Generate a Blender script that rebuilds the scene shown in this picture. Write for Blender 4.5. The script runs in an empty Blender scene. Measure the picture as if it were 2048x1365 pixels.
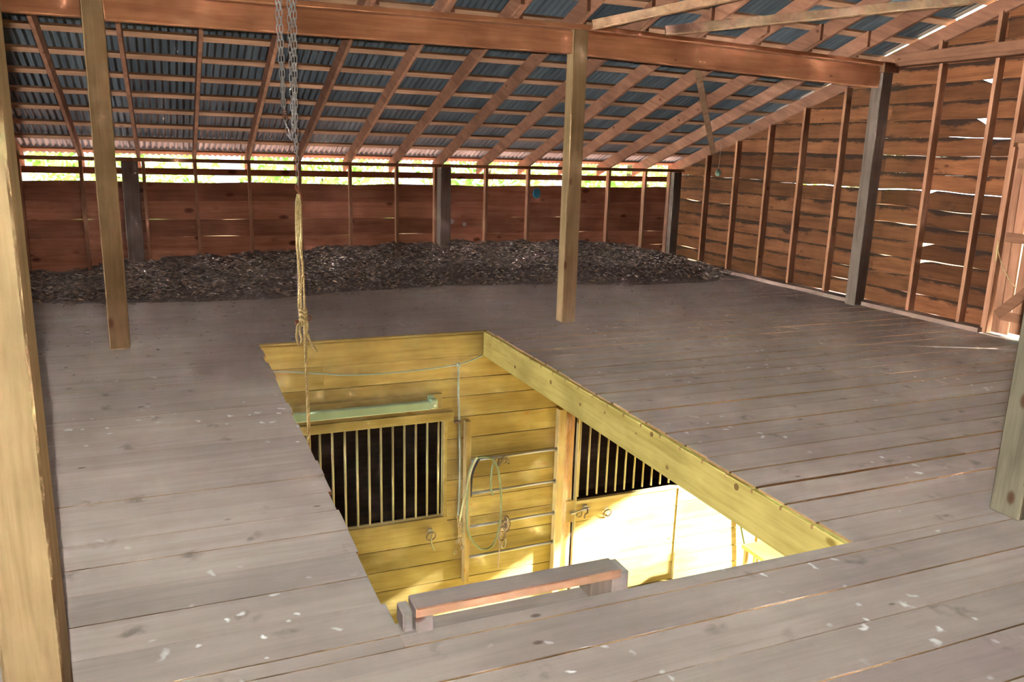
import bpy, bmesh, math, random
from mathutils import Vector, Matrix
random.seed(7)
sc = bpy.context.scene
col = sc.collection
R = random.uniform

# ------------------------------------------------------------------ camera
CAM = Vector((-2.6883, -6.9852, 1.65)); YAW, PITCH, ROLL, F = 0.4034, -0.2295, 0.0291, 1630.2
cyw, syw, cp, sp = math.cos(YAW), math.sin(YAW), math.cos(PITCH), math.sin(PITCH)
fwd = Vector((syw*cp, cyw*cp, sp)); rt = Vector((cyw, -syw, 0)); up = rt.cross(fwd)
cr, sr = math.cos(ROLL), math.sin(ROLL)
r2 = cr*rt + sr*up; u2 = -sr*rt + cr*up
cd = bpy.data.cameras.new('camera'); cam = bpy.data.objects.new('camera', cd); col.objects.link(cam)
M = Matrix((r2, u2, -fwd)).transposed().to_4x4(); M.translation = CAM
cam.matrix_world = M
cd.sensor_width = 36; cd.lens = F/2048*36; cd.clip_start = .05; cd.clip_end = 500
sc.camera = cam

# ------------------------------------------------------------------ light
sc.view_settings.view_transform = 'Standard'; sc.view_settings.look = 'None'
sc.view_settings.exposure = 0; sc.view_settings.gamma = 1; sc.view_settings.use_curve_mapping = False
w = bpy.data.worlds.new('sky'); sc.world = w; w.use_nodes = True
bg = w.node_tree.nodes['Background']; bg.inputs[0].default_value = (.86, .95, 1, 1); bg.inputs[1].default_value = 4.0
sd = bpy.data.lights.new('sun', 'SUN'); sd.energy = 88; sd.angle = .03; sd.color = (1, .93, .82)
so = bpy.data.objects.new('sun', sd); col.objects.link(so)
so.rotation_euler = Vector((-1, .44, -.47)).to_track_quat('-Z', 'Y').to_euler()
# the camera's own flash unit, a little above and behind the lens
fl = bpy.data.lights.new('flash', 'POINT'); fl.energy = 1; fl.shadow_soft_size = .02; fl.color = (1, .97, .95)
fl.use_nodes = True; nt = fl.node_tree
em = nt.nodes['Emission']; lf = nt.nodes.new('ShaderNodeLightFalloff'); lf.inputs['Strength'].default_value = 84.0
mx = nt.nodes.new('ShaderNodeMath'); mx.operation = 'MULTIPLY_ADD'
nt.links.new(lf.outputs['Linear'], mx.inputs[0]); mx.inputs[1].default_value = .4
nt.links.new(lf.outputs['Constant'], mx.inputs[2])
ms = nt.nodes.new('ShaderNodeMath'); ms.operation = 'MULTIPLY'; ms.inputs[1].default_value = 1.0
nt.links.new(mx.outputs[0], ms.inputs[0]); nt.links.new(ms.outputs[0], em.inputs['Strength'])
fo = bpy.data.objects.new('flash', fl); col.objects.link(fo); fo.location = CAM - fwd*.09 + u2*.13

# soft fill light added behind the photographer; the front wall has no opening
al = bpy.data.lights.new('rear_fill', 'AREA'); al.shape = 'RECTANGLE'; al.size = 5.0; al.size_y = 1.5; al.energy = 60; al.color = (1, .97, .94)
ao = bpy.data.objects.new('rear_fill', al); col.objects.link(ao); ao.location = (-1.6, -10.9, 2.8)
ao.rotation_euler = Vector((.1, 1, -.3)).to_track_quat('-Z', 'Y').to_euler()

# fill strip added above and behind the hatch to brighten the far floor
rl = bpy.data.lights.new('ridge_fill', 'AREA'); rl.shape = 'RECTANGLE'; rl.size = 9.5; rl.size_y = .35; rl.energy = 100; rl.color = (1, .97, .93)
ro = bpy.data.objects.new('ridge_fill', rl); col.objects.link(ro); ro.location = (-1.0, -4.4, 4.2)
ro.rotation_euler = Vector((0, 1, -.2)).to_track_quat('-Z', 'Y').to_euler()

# ------------------------------------------------------------------ materials
def mat(name, rough=.7, metal=0.0, color=(.5, .5, .5), spec=.3):
    m = bpy.data.materials.new(name); m.use_nodes = True
    b = m.node_tree.nodes['Principled BSDF']
    b.inputs['Roughness'].default_value = rough; b.inputs['Metallic'].default_value = metal
    b.inputs['Base Color'].default_value = (*color, 1)
    b.inputs['Specular IOR Level'].default_value = spec
    return m
def N(m, t, **kw):
    n = m.node_tree.nodes.new(t)
    for k, v in kw.items():
        if hasattr(n, k): setattr(n, k, v)
        else: n.inputs[k].default_value = v
    return n
def L(m, a, b): m.node_tree.links.new(a, b)
def ramp(m, fac, stops):
    r = N(m, 'ShaderNodeValToRGB'); e = r.color_ramp.elements
    e[0].position, e[0].color = stops[0][0], (*stops[0][1], 1)
    e[1].position, e[1].color = stops[-1][0], (*stops[-1][1], 1)
    for p, c in stops[1:-1]:
        x = e.new(p); x.color = (*c, 1)
    L(m, fac, r.inputs[0]); return r.outputs[0]
def coords(m, axis, slope=0.0, along=.07, rnd=37.0):
    """position with a random offset per object, squeezed along the grain"""
    g = N(m, 'ShaderNodeNewGeometry'); oi = N(m, 'ShaderNodeObjectInfo')
    v = N(m, 'ShaderNodeVectorMath', operation='SCALE'); v.inputs[0].default_value = (rnd, rnd*.61, rnd*.37)
    L(m, oi.outputs['Random'], v.inputs['Scale'])
    a = N(m, 'ShaderNodeVectorMath', operation='ADD')
    mp = N(m, 'ShaderNodeMapping'); mp.vector_type = 'POINT'
    mp.inputs['Rotation'].default_value = (slope, 0, 0)
    L(m, g.outputs['Position'], mp.inputs[0]); L(m, mp.outputs[0], a.inputs[0]); L(m, v.outputs[0], a.inputs[1])
    s = N(m, 'ShaderNodeMapping'); sc_ = [1, 1, 1]; sc_['XYZ'.index(axis)] = along
    s.inputs['Scale'].default_value = sc_
    L(m, a.outputs[0], s.inputs[0])
    return s.outputs[0], a.outputs[0], oi.outputs['Random']
def mixc(m, fac, a, b, mode='MIX'):
    x = N(m, 'ShaderNodeMix', data_type='RGBA', blend_type=mode)
    if isinstance(fac, float): x.inputs[0].default_value = fac
    else: L(m, fac, x.inputs[0])
    for i, c in ((6, a), (7, b)):
        if isinstance(c, tuple): x.inputs[i].default_value = (*c, 1)
        else: L(m, c, x.inputs[i])
    return x.outputs[2]
def wood(name, dark, light, axis='X', slope=0.0, tint=.35, knots=.5, knotcol=(.08, .03, .015), stain=None, rough=.85, scale=1.0, extra=None, bump=.25, patch=.5):
    m = mat(name, rough, spec=.12)
    v, raw, rnd = coords(m, axis, slope)
    n1 = N(m, 'ShaderNodeTexNoise', Scale=16*scale, Detail=5.0, Roughness=.6, Distortion=.6); L(m, v, n1.inputs['Vector'])
    n2 = N(m, 'ShaderNodeTexNoise', Scale=90*scale, Detail=3.0); L(m, v, n2.inputs['Vector'])
    f = N(m, 'ShaderNodeMath', operation='MULTIPLY_ADD'); L(m, n2.outputs[0], f.inputs[0]); f.inputs[1].default_value = .3
    L(m, n1.outputs[0], f.inputs[2])
    mid = tuple((a+b)/2 for a, b in zip(dark, light))
    c = ramp(m, f.outputs[0], [(.42, dark), (.62, mid), (.85, light)])
    # broad patches
    n3 = N(m, 'ShaderNodeTexNoise', Scale=2.2*scale, Detail=3.0); L(m, raw, n3.inputs['Vector'])
    c = mixc(m, patch, c, ramp(m, n3.outputs[0], [(.3, (.55, .52, .5)), (.65, (1.25, 1.25, 1.25))]), 'MULTIPLY')
    # per piece tint
    pt = ramp(m, rnd, [(0, (1-tint,)*3), (1, (1+tint*.6,)*3)])
    c = mixc(m, 1.0, c, pt, 'MULTIPLY')
    if knots:
        k = N(m, 'ShaderNodeMapping'); s_ = [1, 1, 1]; s_['XYZ'.index(axis)] = .55; k.inputs['Scale'].default_value = s_
        L(m, raw, k.inputs[0])
        vo = N(m, 'ShaderNodeTexVoronoi', Scale=4.6*scale); L(m, k.outputs[0], vo.inputs['Vector'])
        kk = ramp(m, vo.outputs['Distance'], [(.0, (1, 1, 1)), (.075*knots+.03, (.8, .8, .8)), (.12*knots+.05, (0, 0, 0))])
        c = mixc(m, kk, c, knotcol)
    if stain:
        amt, scol = stain
        k = N(m, 'ShaderNodeMapping'); s_ = [1, 1, 1]; s_['XYZ'.index(axis)] = .3; k.inputs['Scale'].default_value = s_
        L(m, raw, k.inputs[0])
        ns = N(m, 'ShaderNodeTexNoise', Scale=7.0, Detail=6.0, Roughness=.65); L(m, k.outputs[0], ns.inputs['Vector'])
        c = mixc(m, ramp(m, ns.outputs[0], [(1-amt-.08, (0, 0, 0)), (1-amt+.05, (.92, .92, .92))]), c, scol)
    if extra: c = extra(m, c, raw)
    b = m.node_tree.nodes['Principled BSDF']; L(m, c, b.inputs['Base Color'])
    bp = N(m, 'ShaderNodeBump', Strength=bump, Distance=.004); L(m, f.outputs[0], bp.inputs['Height']); L(m, bp.outputs[0], b.inputs['Normal'])
    return m
def specks(m, c, raw):
    """white droppings and dark grime on the dusty boards"""
    n = N(m, 'ShaderNodeTexNoise', Scale=1.4, Detail=2.0); L(m, raw, n.inputs['Vector'])
    g = N(m, 'ShaderNodeNewGeometry')
    d = N(m, 'ShaderNodeTexNoise', Scale=.9, Detail=7.0, Roughness=.62); L(m, g.outputs['Position'], d.inputs['Vector'])
    c = mixc(m, ramp(m, d.outputs[0], [(.35, (.84, .82, .82)), (.7, (1.14, 1.14, 1.14))]), (0, 0, 0), c, 'MIX') if False else mixc(m, 1.0, c, ramp(m, d.outputs[0], [(.35, (.84, .82, .82)), (.7, (1.14, 1.14, 1.14))]), 'MULTIPLY')
    dn = N(m, 'ShaderNodeTexNoise', Scale=9.0, Detail=3.0); L(m, g.outputs['Position'], dn.inputs['Vector'])
    dm = N(m, 'ShaderNodeMix', data_type='VECTOR'); dm.inputs[0].default_value = .13; L(m, g.outputs['Position'], dm.inputs[4]); L(m, dn.outputs['Color'], dm.inputs[5])
    vo = N(m, 'ShaderNodeTexVoronoi', voronoi_dimensions='2D', Scale=6.5); L(m, dm.outputs[1], vo.inputs['Vector'])
    k = ramp(m, vo.outputs['Distance'], [(.035, (1, 1, 1)), (.10, (0, 0, 0))])
    n2 = N(m, 'ShaderNodeTexNoise', Scale=1.3, Detail=3.0); L(m, g.outputs['Position'], n2.inputs['Vector'])
    k = mixc(m, 1.0, k, ramp(m, n2.outputs[0], [(.53, (0, 0, 0)), (.68, (.9, .9, .9))]), 'MULTIPLY')
    c = mixc(m, k, c, (.66, .68, .68))
    vo = N(m, 'ShaderNodeTexVoronoi', voronoi_dimensions='2D', Scale=2.3); L(m, g.outputs['Position'], vo.inputs['Vector'])
    n3 = N(m, 'ShaderNodeTexNoise', Scale=14.0, Detail=4.0); L(m, g.outputs['Position'], n3.inputs['Vector'])
    k = ramp(m, vo.outputs['Distance'], [(.05, (1, 1, 1)), (.16, (0, 0, 0))])
    k = mixc(m, 1.0, k, ramp(m, n3.outputs[0], [(.48, (0, 0, 0)), (.65, (.6, .6, .6))]), 'MULTIPLY')
    return mixc(m, k, c, (.075, .055, .045))

def wane(m, c, raw):
    """dark bark and wane along the sawn edges of each slab"""
    g = N(m, 'ShaderNodeNewGeometry'); sp = N(m, 'ShaderNodeSeparateXYZ'); L(m, g.outputs['Position'], sp.inputs[0])
    a = N(m, 'ShaderNodeMath', operation='ADD'); L(m, sp.outputs['Z'], a.inputs[0]); a.inputs[1].default_value = 1-.045
    d = N(m, 'ShaderNodeMath', operation='DIVIDE'); L(m, a.outputs[0], d.inputs[0]); d.inputs[1].default_value = .1865
    a.inputs[1].default_value = -.045+.1865*10
    f = N(m, 'ShaderNodeMath', operation='FRACT'); L(m, d.outputs[0], f.inputs[0])
    k = N(m, 'ShaderNodeMapping'); k.inputs['Scale'].default_value = (1, .45, 1.6); L(m, raw, k.inputs[0])
    n = N(m, 'ShaderNodeTexNoise', Scale=3.2, Detail=6.0, Roughness=.68); L(m, k.outputs[0], n.inputs['Vector'])
    e = ramp(m, f.outputs[0], [(0, (.06, .06, .06)), (.2, (0, 0, 0)), (.62, (0, 0, 0)), (.9, (.20, .20, .20)), (1, (.26, .26, .26))])
    q = N(m, 'ShaderNodeMath', operation='ADD'); L(m, n.outputs[0], q.inputs[0]); L(m, e, q.inputs[1])
    return mixc(m, ramp(m, q.outputs[0], [(.60, (0, 0, 0)), (.70, (.93, .93, .93))]), c, (.020, .012, .009))
FLOOR = wood('dusty floor board', (.235, .202, .174), (.295, .257, .225), 'X', patch=.15, tint=.10, knots=.12, knotcol=(.09, .065, .05), rough=.62, extra=specks, bump=.12)
EDGE = wood('board edge', (.24, .14, .06), (.35, .22, .095), 'X', tint=.2, knots=0)
REDX = wood('red pine boards', (.25, .098, .052), (.44, .20, .115), 'X', tint=.3, knots=1.2, knotcol=(.06, .014, .006))
REDZ = wood('studs', (.21, .10, .055), (.34, .175, .098), 'Z', tint=.2, knots=.3)
REDR = wood('rafters', (.16, .072, .040), (.28, .14, .082), 'Y', slope=-.333, tint=.25, knots=.4)
REDY = wood('gable plates', (.13, .06, .033), (.23, .115, .062), 'Y', tint=.2, knots=.3)
GABLE = wood('gable planks', (.092, .036, .015), (.172, .070, .028), 'Y', tint=.5, knots=.35, extra=wane, bump=.5)
BEAM = wood('crossbeam pine', (.27, .115, .052), (.44, .205, .098), 'X', tint=.15, knots=.35, stain=(.22, (.24, .09, .035)))
POST = wood('post timber', (.185, .125, .056), (.31, .22, .11), 'Z', tint=.12, knots=.85, knotcol=(.10, .04, .02))
GPOST = wood('grey post', (.085, .064, .05), (.155, .12, .093), 'Z', tint=.15, knots=.4)
BRACE = wood('brace timber', (.18, .10, .055), (.30, .18, .10), 'Y', tint=.1, knots=.2)
PINE = wood('stall pine', (.27, .205, .068), (.43, .355, .145), 'X', tint=.25, knots=.3, knotcol=(.30, .15, .04))
PINEY = wood('header pine', (.36, .29, .075), (.54, .45, .14), 'Y', tint=.12, knots=.45, knotcol=(.20, .14, .03))
PINEZ = wood('stall uprights', (.30, .22, .08), (.47, .37, .16), 'Z', tint=.15, knots=.3, knotcol=(.30, .15, .04))
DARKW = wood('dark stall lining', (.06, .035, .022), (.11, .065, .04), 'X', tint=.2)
STEPW = wood('dusty step timber', (.18, .148, .128), (.25, .21, .183), 'X', tint=.1, knots=.3, rough=.75)
STEPE = wood('step edge', (.34, .17, .095), (.48, .27, .16), 'X', tint=.1, knots=.2)
SHELL = wood('outer boards', (.16, .06, .03), (.3, .12, .06), 'X')

def metal_roof():
    m = mat('weathered corrugated steel', .55, .75)
    g = N(m, 'ShaderNodeNewGeometry'); oi = N(m, 'ShaderNodeObjectInfo')
    mp = N(m, 'ShaderNodeMapping'); mp.inputs['Scale'].default_value = (1, .12, .12); L(m, g.outputs['Position'], mp.inputs[0])
    n = N(m, 'ShaderNodeTexNoise', Scale=9.0, Detail=5.0); L(m, mp.outputs[0], n.inputs['Vector'])
    c = ramp(m, n.outputs[0], [(.3, (.085, .105, .12)), (.75, (.17, .205, .225))])
    c = mixc(m, 1.0, c, ramp(m, oi.outputs['Random'], [(0, (.75, .75, .75)), (1, (1.15, 1.15, 1.15))]), 'MULTIPLY')
    L(m, c, m.node_tree.nodes['Principled BSDF'].inputs['Base Color'])
    return m
ROOFM = metal_roof()
GALV = mat('galvanised steel', .5, .8, (.33, .33, .31))
BARM = mat('painted bar steel', .5, .25, (.40, .35, .18))
DARKM = mat('tarnished metal', .5, .7, (.16, .13, .10))
RUST = mat('rusty iron', .8, .5, (.20, .07, .03))
TRACK = mat('pale green enamel', .5, .1, (.32, .46, .33))
HOSE = mat('green rubber hose', .5, 0, (.16, .22, .12))
CABLE = mat('grey cable sheath', .55, 0, (.30, .38, .34))
BLUE = mat('blue plastic', .5, 0, (.03, .22, .36))
TEAL = mat('green glass', .3, 0, (.10, .16, .12))
WHITE = mat('chalky mark', .8, 0, (.42, .36, .34))
BLACK = mat('black rubber', .6, 0, (.02, .02, .02))
def rope_mat(name, a, b):
    m = mat(name, .9); g = N(m, 'ShaderNodeNewGeometry')
    n = N(m, 'ShaderNodeTexNoise', Scale=60.0, Detail=3.0); L(m, g.outputs['Position'], n.inputs['Vector'])
    L(m, ramp(m, n.outputs[0], [(.3, a), (.7, b)]), m.node_tree.nodes['Principled BSDF'].inputs['Base Color']); return m
ROPE = rope_mat('manila rope', (.26, .19, .075), (.42, .33, .15))
STRAP = rope_mat('pale cotton strap', (.24, .19, .155), (.34, .28, .23))
def leafm():
    m = mat('dead leaves', .9); oi = N(m, 'ShaderNodeNewGeometry')
    n = N(m, 'ShaderNodeTexNoise', Scale=14.0, Detail=2.0); L(m, oi.outputs['Position'], n.inputs['Vector'])
    n2 = N(m, 'ShaderNodeTexWhiteNoise')
    L(m, oi.outputs['Random Per Island'], n2.inputs['Vector'])
    c = ramp(m, n2.outputs[0], [(0, (.11, .088, .076)), (.45, (.19, .152, .132)), (.8, (.27, .22, .185)), (.93, (.34, .22, .13)), (1, (.46, .37, .28))])
    L(m, c, m.node_tree.nodes['Principled BSDF'].inputs['Base Color']); return m
LEAF = leafm()
def ground(name, a, b, s=3.0, rough=.95):
    m = mat(name, rough); g = N(m, 'ShaderNodeNewGeometry')
    n = N(m, 'ShaderNodeTexNoise', Scale=s, Detail=8.0); L(m, g.outputs['Position'], n.inputs['Vector'])
    L(m, ramp(m, n.outputs[0], [(.3, a), (.7, b)]), m.node_tree.nodes['Principled BSDF'].inputs['Base Color']); return m
SAND = ground('yellow aisle sand', (.27, .21, .05), (.37, .30, .08))
LAWN = ground('red clay and grass', (.30, .18, .08), (.46, .30, .16), .8)
MOUND = ground('leaf mould', (.08, .063, .053), (.17, .135, .115), 22.0)
def foliage():
    m = mat('sunlit leaves', .7); g = N(m, 'ShaderNodeNewGeometry')
    n = N(m, 'ShaderNodeTexWhiteNoise'); L(m, g.outputs['Random Per Island'], n.inputs['Vector'])
    c = ramp(m, n.outputs[0], [(0, (.16, .34, .06)), (1, (.62, .78, .32))])
    b = m.node_tree.nodes['Principled BSDF']; L(m, c, b.inputs['Base Color'])
    tr = N(m, 'ShaderNodeBsdfTranslucent'); L(m, c, tr.inputs[0])
    ad = N(m, 'ShaderNodeMixShader'); ad.inputs[0].default_value = .5
    L(m, b.outputs[0], ad.inputs[1]); L(m, tr.outputs[0], ad.inputs[2])
    L(m, ad.outputs[0], m.node_tree.nodes['Material Output'].inputs[0]); return m
FOL = foliage()

# ------------------------------------------------------------------ mesh helpers
def obj(name, bm, m, parent=None, smooth=False):
    me = bpy.data.meshes.new(name)
    if parent is not None and parent.location.length:
        bmesh.ops.translate(bm, verts=bm.verts, vec=-parent.location)
    bm.to_mesh(me); bm.free()
    for x in (m if isinstance(m, (list, tuple)) else [m]): me.materials.append(x)
    if smooth:
        for p in me.polygons: p.use_smooth = True
    o = bpy.data.objects.new(name, me); col.objects.link(o)
    if parent is not None: o.parent = parent
    return o
def empty(name, loc=(0, 0, 0), label=None, cat=None, group=None, kind=None):
    o = bpy.data.objects.new(name, None); col.objects.link(o); o.location = loc; o.empty_display_size = .1
    return tag(o, label, cat, group, kind)
def tag(o, label=None, cat=None, group=None, kind=None):
    for k, v in (('label', label), ('category', cat), ('group', group), ('kind', kind)):
        if v: o[k] = v
    return o
def bm_box(x0, x1, y0, y1, z0, z1, bev=.004, bm=None, side=None):
    """box; side = material index for the four long sides of a floor board"""
    bm = bm or bmesh.new()
    vs = [bm.verts.new((x, y, z)) for x in (x0, x1) for y in (y0, y1) for z in (z0, z1)]
    fs = []
    for q in ((0, 1, 3, 2), (4, 6, 7, 5), (0, 4, 5, 1), (2, 3, 7, 6), (0, 2, 6, 4), (1, 5, 7, 3)):
        fs.append(bm.faces.new([vs[i] for i in q]))
    if side is not None:
        for f in fs[:5]: f.material_index = side
    if bev:
        es = list({e for f in fs for e in f.edges})
        bmesh.ops.bevel(bm, geom=es, offset=bev, segments=1, affect='EDGES', material=-1)
    return bm
def bm_bar(a, b, w, h, upv=(0, 0, 1), bev=.004, bm=None):
    """rectangular bar from a to b (centre line), w across, h along upv"""
    bm = bm or bmesh.new(); a, b = Vector(a), Vector(b); d = (b-a).normalized()
    s = d.cross(Vector(upv)).normalized(); u = s.cross(d).normalized()
    vs = [bm.verts.new(p+s*i*w/2+u*j*h/2) for p in (a, b) for i, j in ((-1, -1), (1, -1), (1, 1), (-1, 1))]
    fs = [bm.faces.new([vs[i] for i in q]) for q in ((0, 1, 2, 3), (7, 6, 5, 4), (0, 4, 5, 1), (1, 5, 6, 2), (2, 6, 7, 3), (3, 7, 4, 0))]
    if bev: bmesh.ops.bevel(bm, geom=list({e for f in fs for e in f.edges}), offset=bev, segments=1, affect='EDGES')
    bmesh.ops.recalc_face_normals(bm, faces=bm.faces)
    return bm
def bm_tube(pts, r, n=8, closed=False, bm=None, taper=None):
    bm = bm or bmesh.new(); pts = [Vector(p) for p in pts]; rings = []; k = len(pts)
    prev = None
    for i, p in enumerate(pts):
        t = ((pts[(i+1) % k]-pts[i-1]) if closed else (pts[min(i+1, k-1)]-pts[max(i-1, 0)])).normalized()
        if prev is None:
            prev = t.orthogonal().normalized()
        prev = (prev - t*prev.dot(t)).normalized()
        q = t.cross(prev); rr = r if taper is None else r*taper(i/(k-1))
        rings.append([bm.verts.new(p+(prev*math.cos(2*math.pi*j/n)+q*math.sin(2*math.pi*j/n))*rr) for j in range(n)])
    for i in range(k if closed else k-1):
        A, B = rings[i], rings[(i+1) % k]
        for j in range(n): bm.faces.new((A[j], A[(j+1) % n], B[(j+1) % n], B[j]))
    if not closed:
        bm.faces.new(rings[0][::-1]); bm.faces.new(rings[-1])
    return bm
def spline(pts, n=8, closed=False):
    pts = [Vector(p) for p in pts]; k = len(pts); out = []
    for i in range(k if closed else k-1):
        if closed: p0, p1, p2, p3 = (pts[(i+j-1) % k] for j in range(4))
        else: p0, p1, p2, p3 = pts[max(i-1, 0)], pts[i], pts[i+1], pts[min(i+2, k-1)]
        for j in range(n):
            t = j/n
            out.append(.5*((2*p1)+(p2-p0)*t+(2*p0-5*p1+4*p2-p3)*t*t+(3*p1-p0-3*p2+p3)*t**3))
    if not closed: out.append(pts[-1])
    return out
def resample(pts, step):
    out = [pts[0]]; acc = 0
    for a, b in zip(pts, pts[1:]):
        d = (b-a).length
        while acc+d >= step:
            a = a+(b-a)*((step-acc)/d); d = (b-a).length; out.append(a); acc = 0
            if d < 1e-9: break
        acc += d
    return out
def bm_rope(pts, r, bm=None, strands=3, pitch=.06, n=6):
    """laid rope: helical strands round the path"""
    bm = bm or bmesh.new(); P = resample(pts, .009); 
    for s in range(strands):
        q = []; prev = Vector((1, .2, 0))
        for i, p in enumerate(P):
            t = (P[min(i+1, len(P)-1)]-P[max(i-1, 0)]).normalized()
            prev = (prev-t*prev.dot(t)).normalized(); b2 = t.cross(prev)
            a = 2*math.pi*(i*.009/pitch+s/strands)
            q.append(p+(prev*math.cos(a)+b2*math.sin(a))*r*.5)
        bm_tube(q, r*.55, n, bm=bm)
    return bm

# ------------------------------------------------------------------ roof functions
XR, YB = 4.835, 4.07
def slope(x): return .345 - .020*max(0, min(1, (x-2)/2.9))
def zr(x, y): return 1.44 + slope(x)*(4.07-y)      # underside of rafters
RD = .16

# ================================================================== SETTING
RW = .2155
floor = empty('floor', kind='structure')
XL, XE = -7.0, 4.80
def board(x0, x1, y0, y1, z=0):
    obj('floor_board', bm_box(x0, x1, y0, y1, z-.020+R(-.001, .001), z+R(-.0015, .0015), .0014, side=1), [FLOOR, EDGE], floor)
k0, k1 = -11, 40
gaps = {}
for k in range(k0, k1+1):
    gaps[k] = R(.0015, .003)
for k, g in zip(range(-2, 25), [.008, .015, .004, .005, .011, .016, .012, .004, .009, .014, .005, .016, .009, .012, .013, .008, .015, .012, .010, .015, .014, .011, .012, .005, .004, .003, .003]):
    gaps[k] = g
for k in range(k0, k1):
    ya, yb = -4.525+RW*k, -4.525+RW*(k+1)
    ya += .0015; yb -= .0015
    g = gaps[k+1]
    # the joint is tight on the left of the loft and open towards the right gable
    if k == -1:
        board(XL, -2.03, -4.60, -4.527); board(-2.03, .03, -4.60, -4.527); board(.03, XE, -4.60, -4.527); continue
    if k < -1: ya, yb = -4.60+RW*(k+1)+.0015, -4.60+RW*(k+2)-.0015
    hatch = 0 <= k <= 20
    if hatch:
        board(XL+R(0, .01), -2.03+R(-.014, .012), ya, yb)
        xs = [0.035+R(-.012, .006)]
    else:
        xs = [XL]
        if k % 2: xs.append(-1.9+R(-.6, .6))
        board_x = None
    j = 1.55+.61*(k % 3)
    segs = xs + [j, XE-R(0, .05) if hatch else XE]
    for a, b in zip(segs, segs[1:]):
        wide = a >= 1.4 or (hatch and g > .006)
        gg = g if (a >= .0 and wide) else min(g, .004)
        board(a+.0003, b-.0003, ya, yb-gg)
# joists under the floor
xj = 0.02
js = [-6.7+.61*i for i in range(8)] + [-2.06] + [.61*i+.02 for i in range(1, 8)]
for x in js:
    obj('floor_joist', bm_box(x-.02, x+.02, -4.66, 4.05, -.25, -.028, .002), PINEY, floor)
for x in (-1.42, -.81, -.20):
    obj('floor_joist', bm_box(x-.02, x+.02, .045, 4.05, -.25, -.028, .002), PINEY, floor)
# trimmer on the right of the hatch, its top edge notched by the board ends
bm = bm_box(.0, .04, -4.53, -.0, -.247, -.012, .003)
obj('hatch_trimmer', bm, PINEY, floor)
for k in range(1, 21):
    y = -4.525+RW*k+R(-.004, .004)
    obj('trimmer_notch', bm_box(-.0015, .01, y-.006, y+.006, -.03, -.010, 0), EDGE, floor)
KN = wood('trimmer knots', (.16, .10, .03), (.30, .20, .07), 'Y', scale=3, knots=0)
for y, z, q in ((-.17, -.10, .013), (-.77, -.16, .015), (-1.48, -.10, .017), (-1.98, -.13, .014), (-2.34, -.08, .010), (-2.93, -.035, .017), (-3.12, -.18, .015), (-3.76, -.045, .019), (-2.75, -.09, .008)):
    kb = bm_tube([(-.0015, y, z), (.004, y, z)], q, 14)
    obj('knot', kb, KN, floor)
obj('hatch_trimmer', bm_box(.042, .08, -4.53, .0, -.247, -.03, .003), PINEY, floor)
# header across the far end
obj('hatch_header', bm_box(-2.05, .0, .002, .04, -.238, -.034, .003), PINE, floor)
obj('hatch_lip', bm_box(-2.05, .0, -.022, .03, -.022, -.002, .003), PINE, floor)
obj('hatch_header', bm_box(-2.05, .04, -4.60, -4.56, -.25, -.03, .003), PINEY, floor)
# rest of the loft floor behind the photographer
obj('floor_boarding', bm_box(XL, XE, -11, -4.60-RW*10-.004, -.026, 0, 0), FLOOR, floor)
obj('floor_sill', bm_box(4.765, 4.935, -1.43, 4.05, -.002, .046, .003), wood('sill timber', (.15, .10, .075), (.24, .17, .13), 'Y', tint=.1), floor)

# ---------------------------------------------------------------- back wall
wb = empty('wall_back', kind='structure')
SX = [-6.2, -5.5, -4.86, -4.22, -3.58, -2.90, -2.31, -1.67, -1.04, -.38, .26, .81, 1.57, 2.23, 2.88, 3.57, 4.21, 4.66]
for x in SX:
    zt = 1.395
    obj('stud', bm_box(x-.019, x+.019, YB, YB+.09, -.0, zt, .003), REDZ, wb)
seams = [.02, .25, .47, .69, .915, 1.15]
def dzf(s_, x): return .005*math.sin(x*2.1+s_*40)+.003*math.sin(x*7.3+s_*9)
for a, b in zip(seams, seams[1:]):
    xs = [-7, -4.22-.6*(a > .4), -.38+(a > .6)*1.95-(.2 < a < .3)*1.93, 4.92]
    for xa, xb in zip(xs, xs[1:]):
        n = 14; bm = bmesh.new(); rows = []
        ph = R(0, 9)
        for i in range(n+1):
            x = xa+(xb-xa)*i/n; dz = .005*math.sin(x*3.1+ph)+.003*math.sin(x*7.3)
            zb = a+.001+(0 if a < .1 else dzf(a, x)); ztop = b-.001+(dz*1.6 if b > 1.1 else dzf(b, x))
            rows.append([bm.verts.new(p) for p in ((x, YB+.091, zb), (x, YB+.115, zb-.003), (x, YB+.115, ztop), (x, YB+.091, ztop))])
        for A, B in zip(rows, rows[1:]):
            for j in range(4): bm.faces.new((A[j], B[j], B[(j+1) % 4], A[(j+1) % 4]))
        bm.faces.new(rows[0]); bm.faces.new(rows[-1][::-1]); bmesh.ops.recalc_face_normals(bm, faces=bm.faces)
        obj('wall_board', bm, REDX, wb)
for xa, xb in ((-7, -1.67), (-1.67, 1.57), (1.57, 4.92)):
    obj('slot_board', bm_box(xa, xb-.002, YB+.091, YB+.115, 1.238, 1.318, .004), REDX, wb)
for xa, xb in ((-7, -3.0), (-3.0, .9), (.9, 4.92)):
    obj('top_plate', bm_box(xa, xb-.002, YB, YB+.13, 1.393, 1.438, .004), wood('plate', (.22, .09, .045), (.36, .17, .085), 'X', tint=.1), wb)
for x0, x1 in ((-3.14, -2.96), (.845, .995), (4.66, 4.80)):
    obj('wall_post', bm_box(x0, x1, 3.955 if x0 < 4 else 3.98, YB+.09, 0, 1.395, .006), GPOST, wb)
# the lower storey of the back wall
obj('lower_boarding', bm_box(-7, 4.92, YB+.09, YB+.13, -3.05, .0, 0), DARKW, wb)

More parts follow.
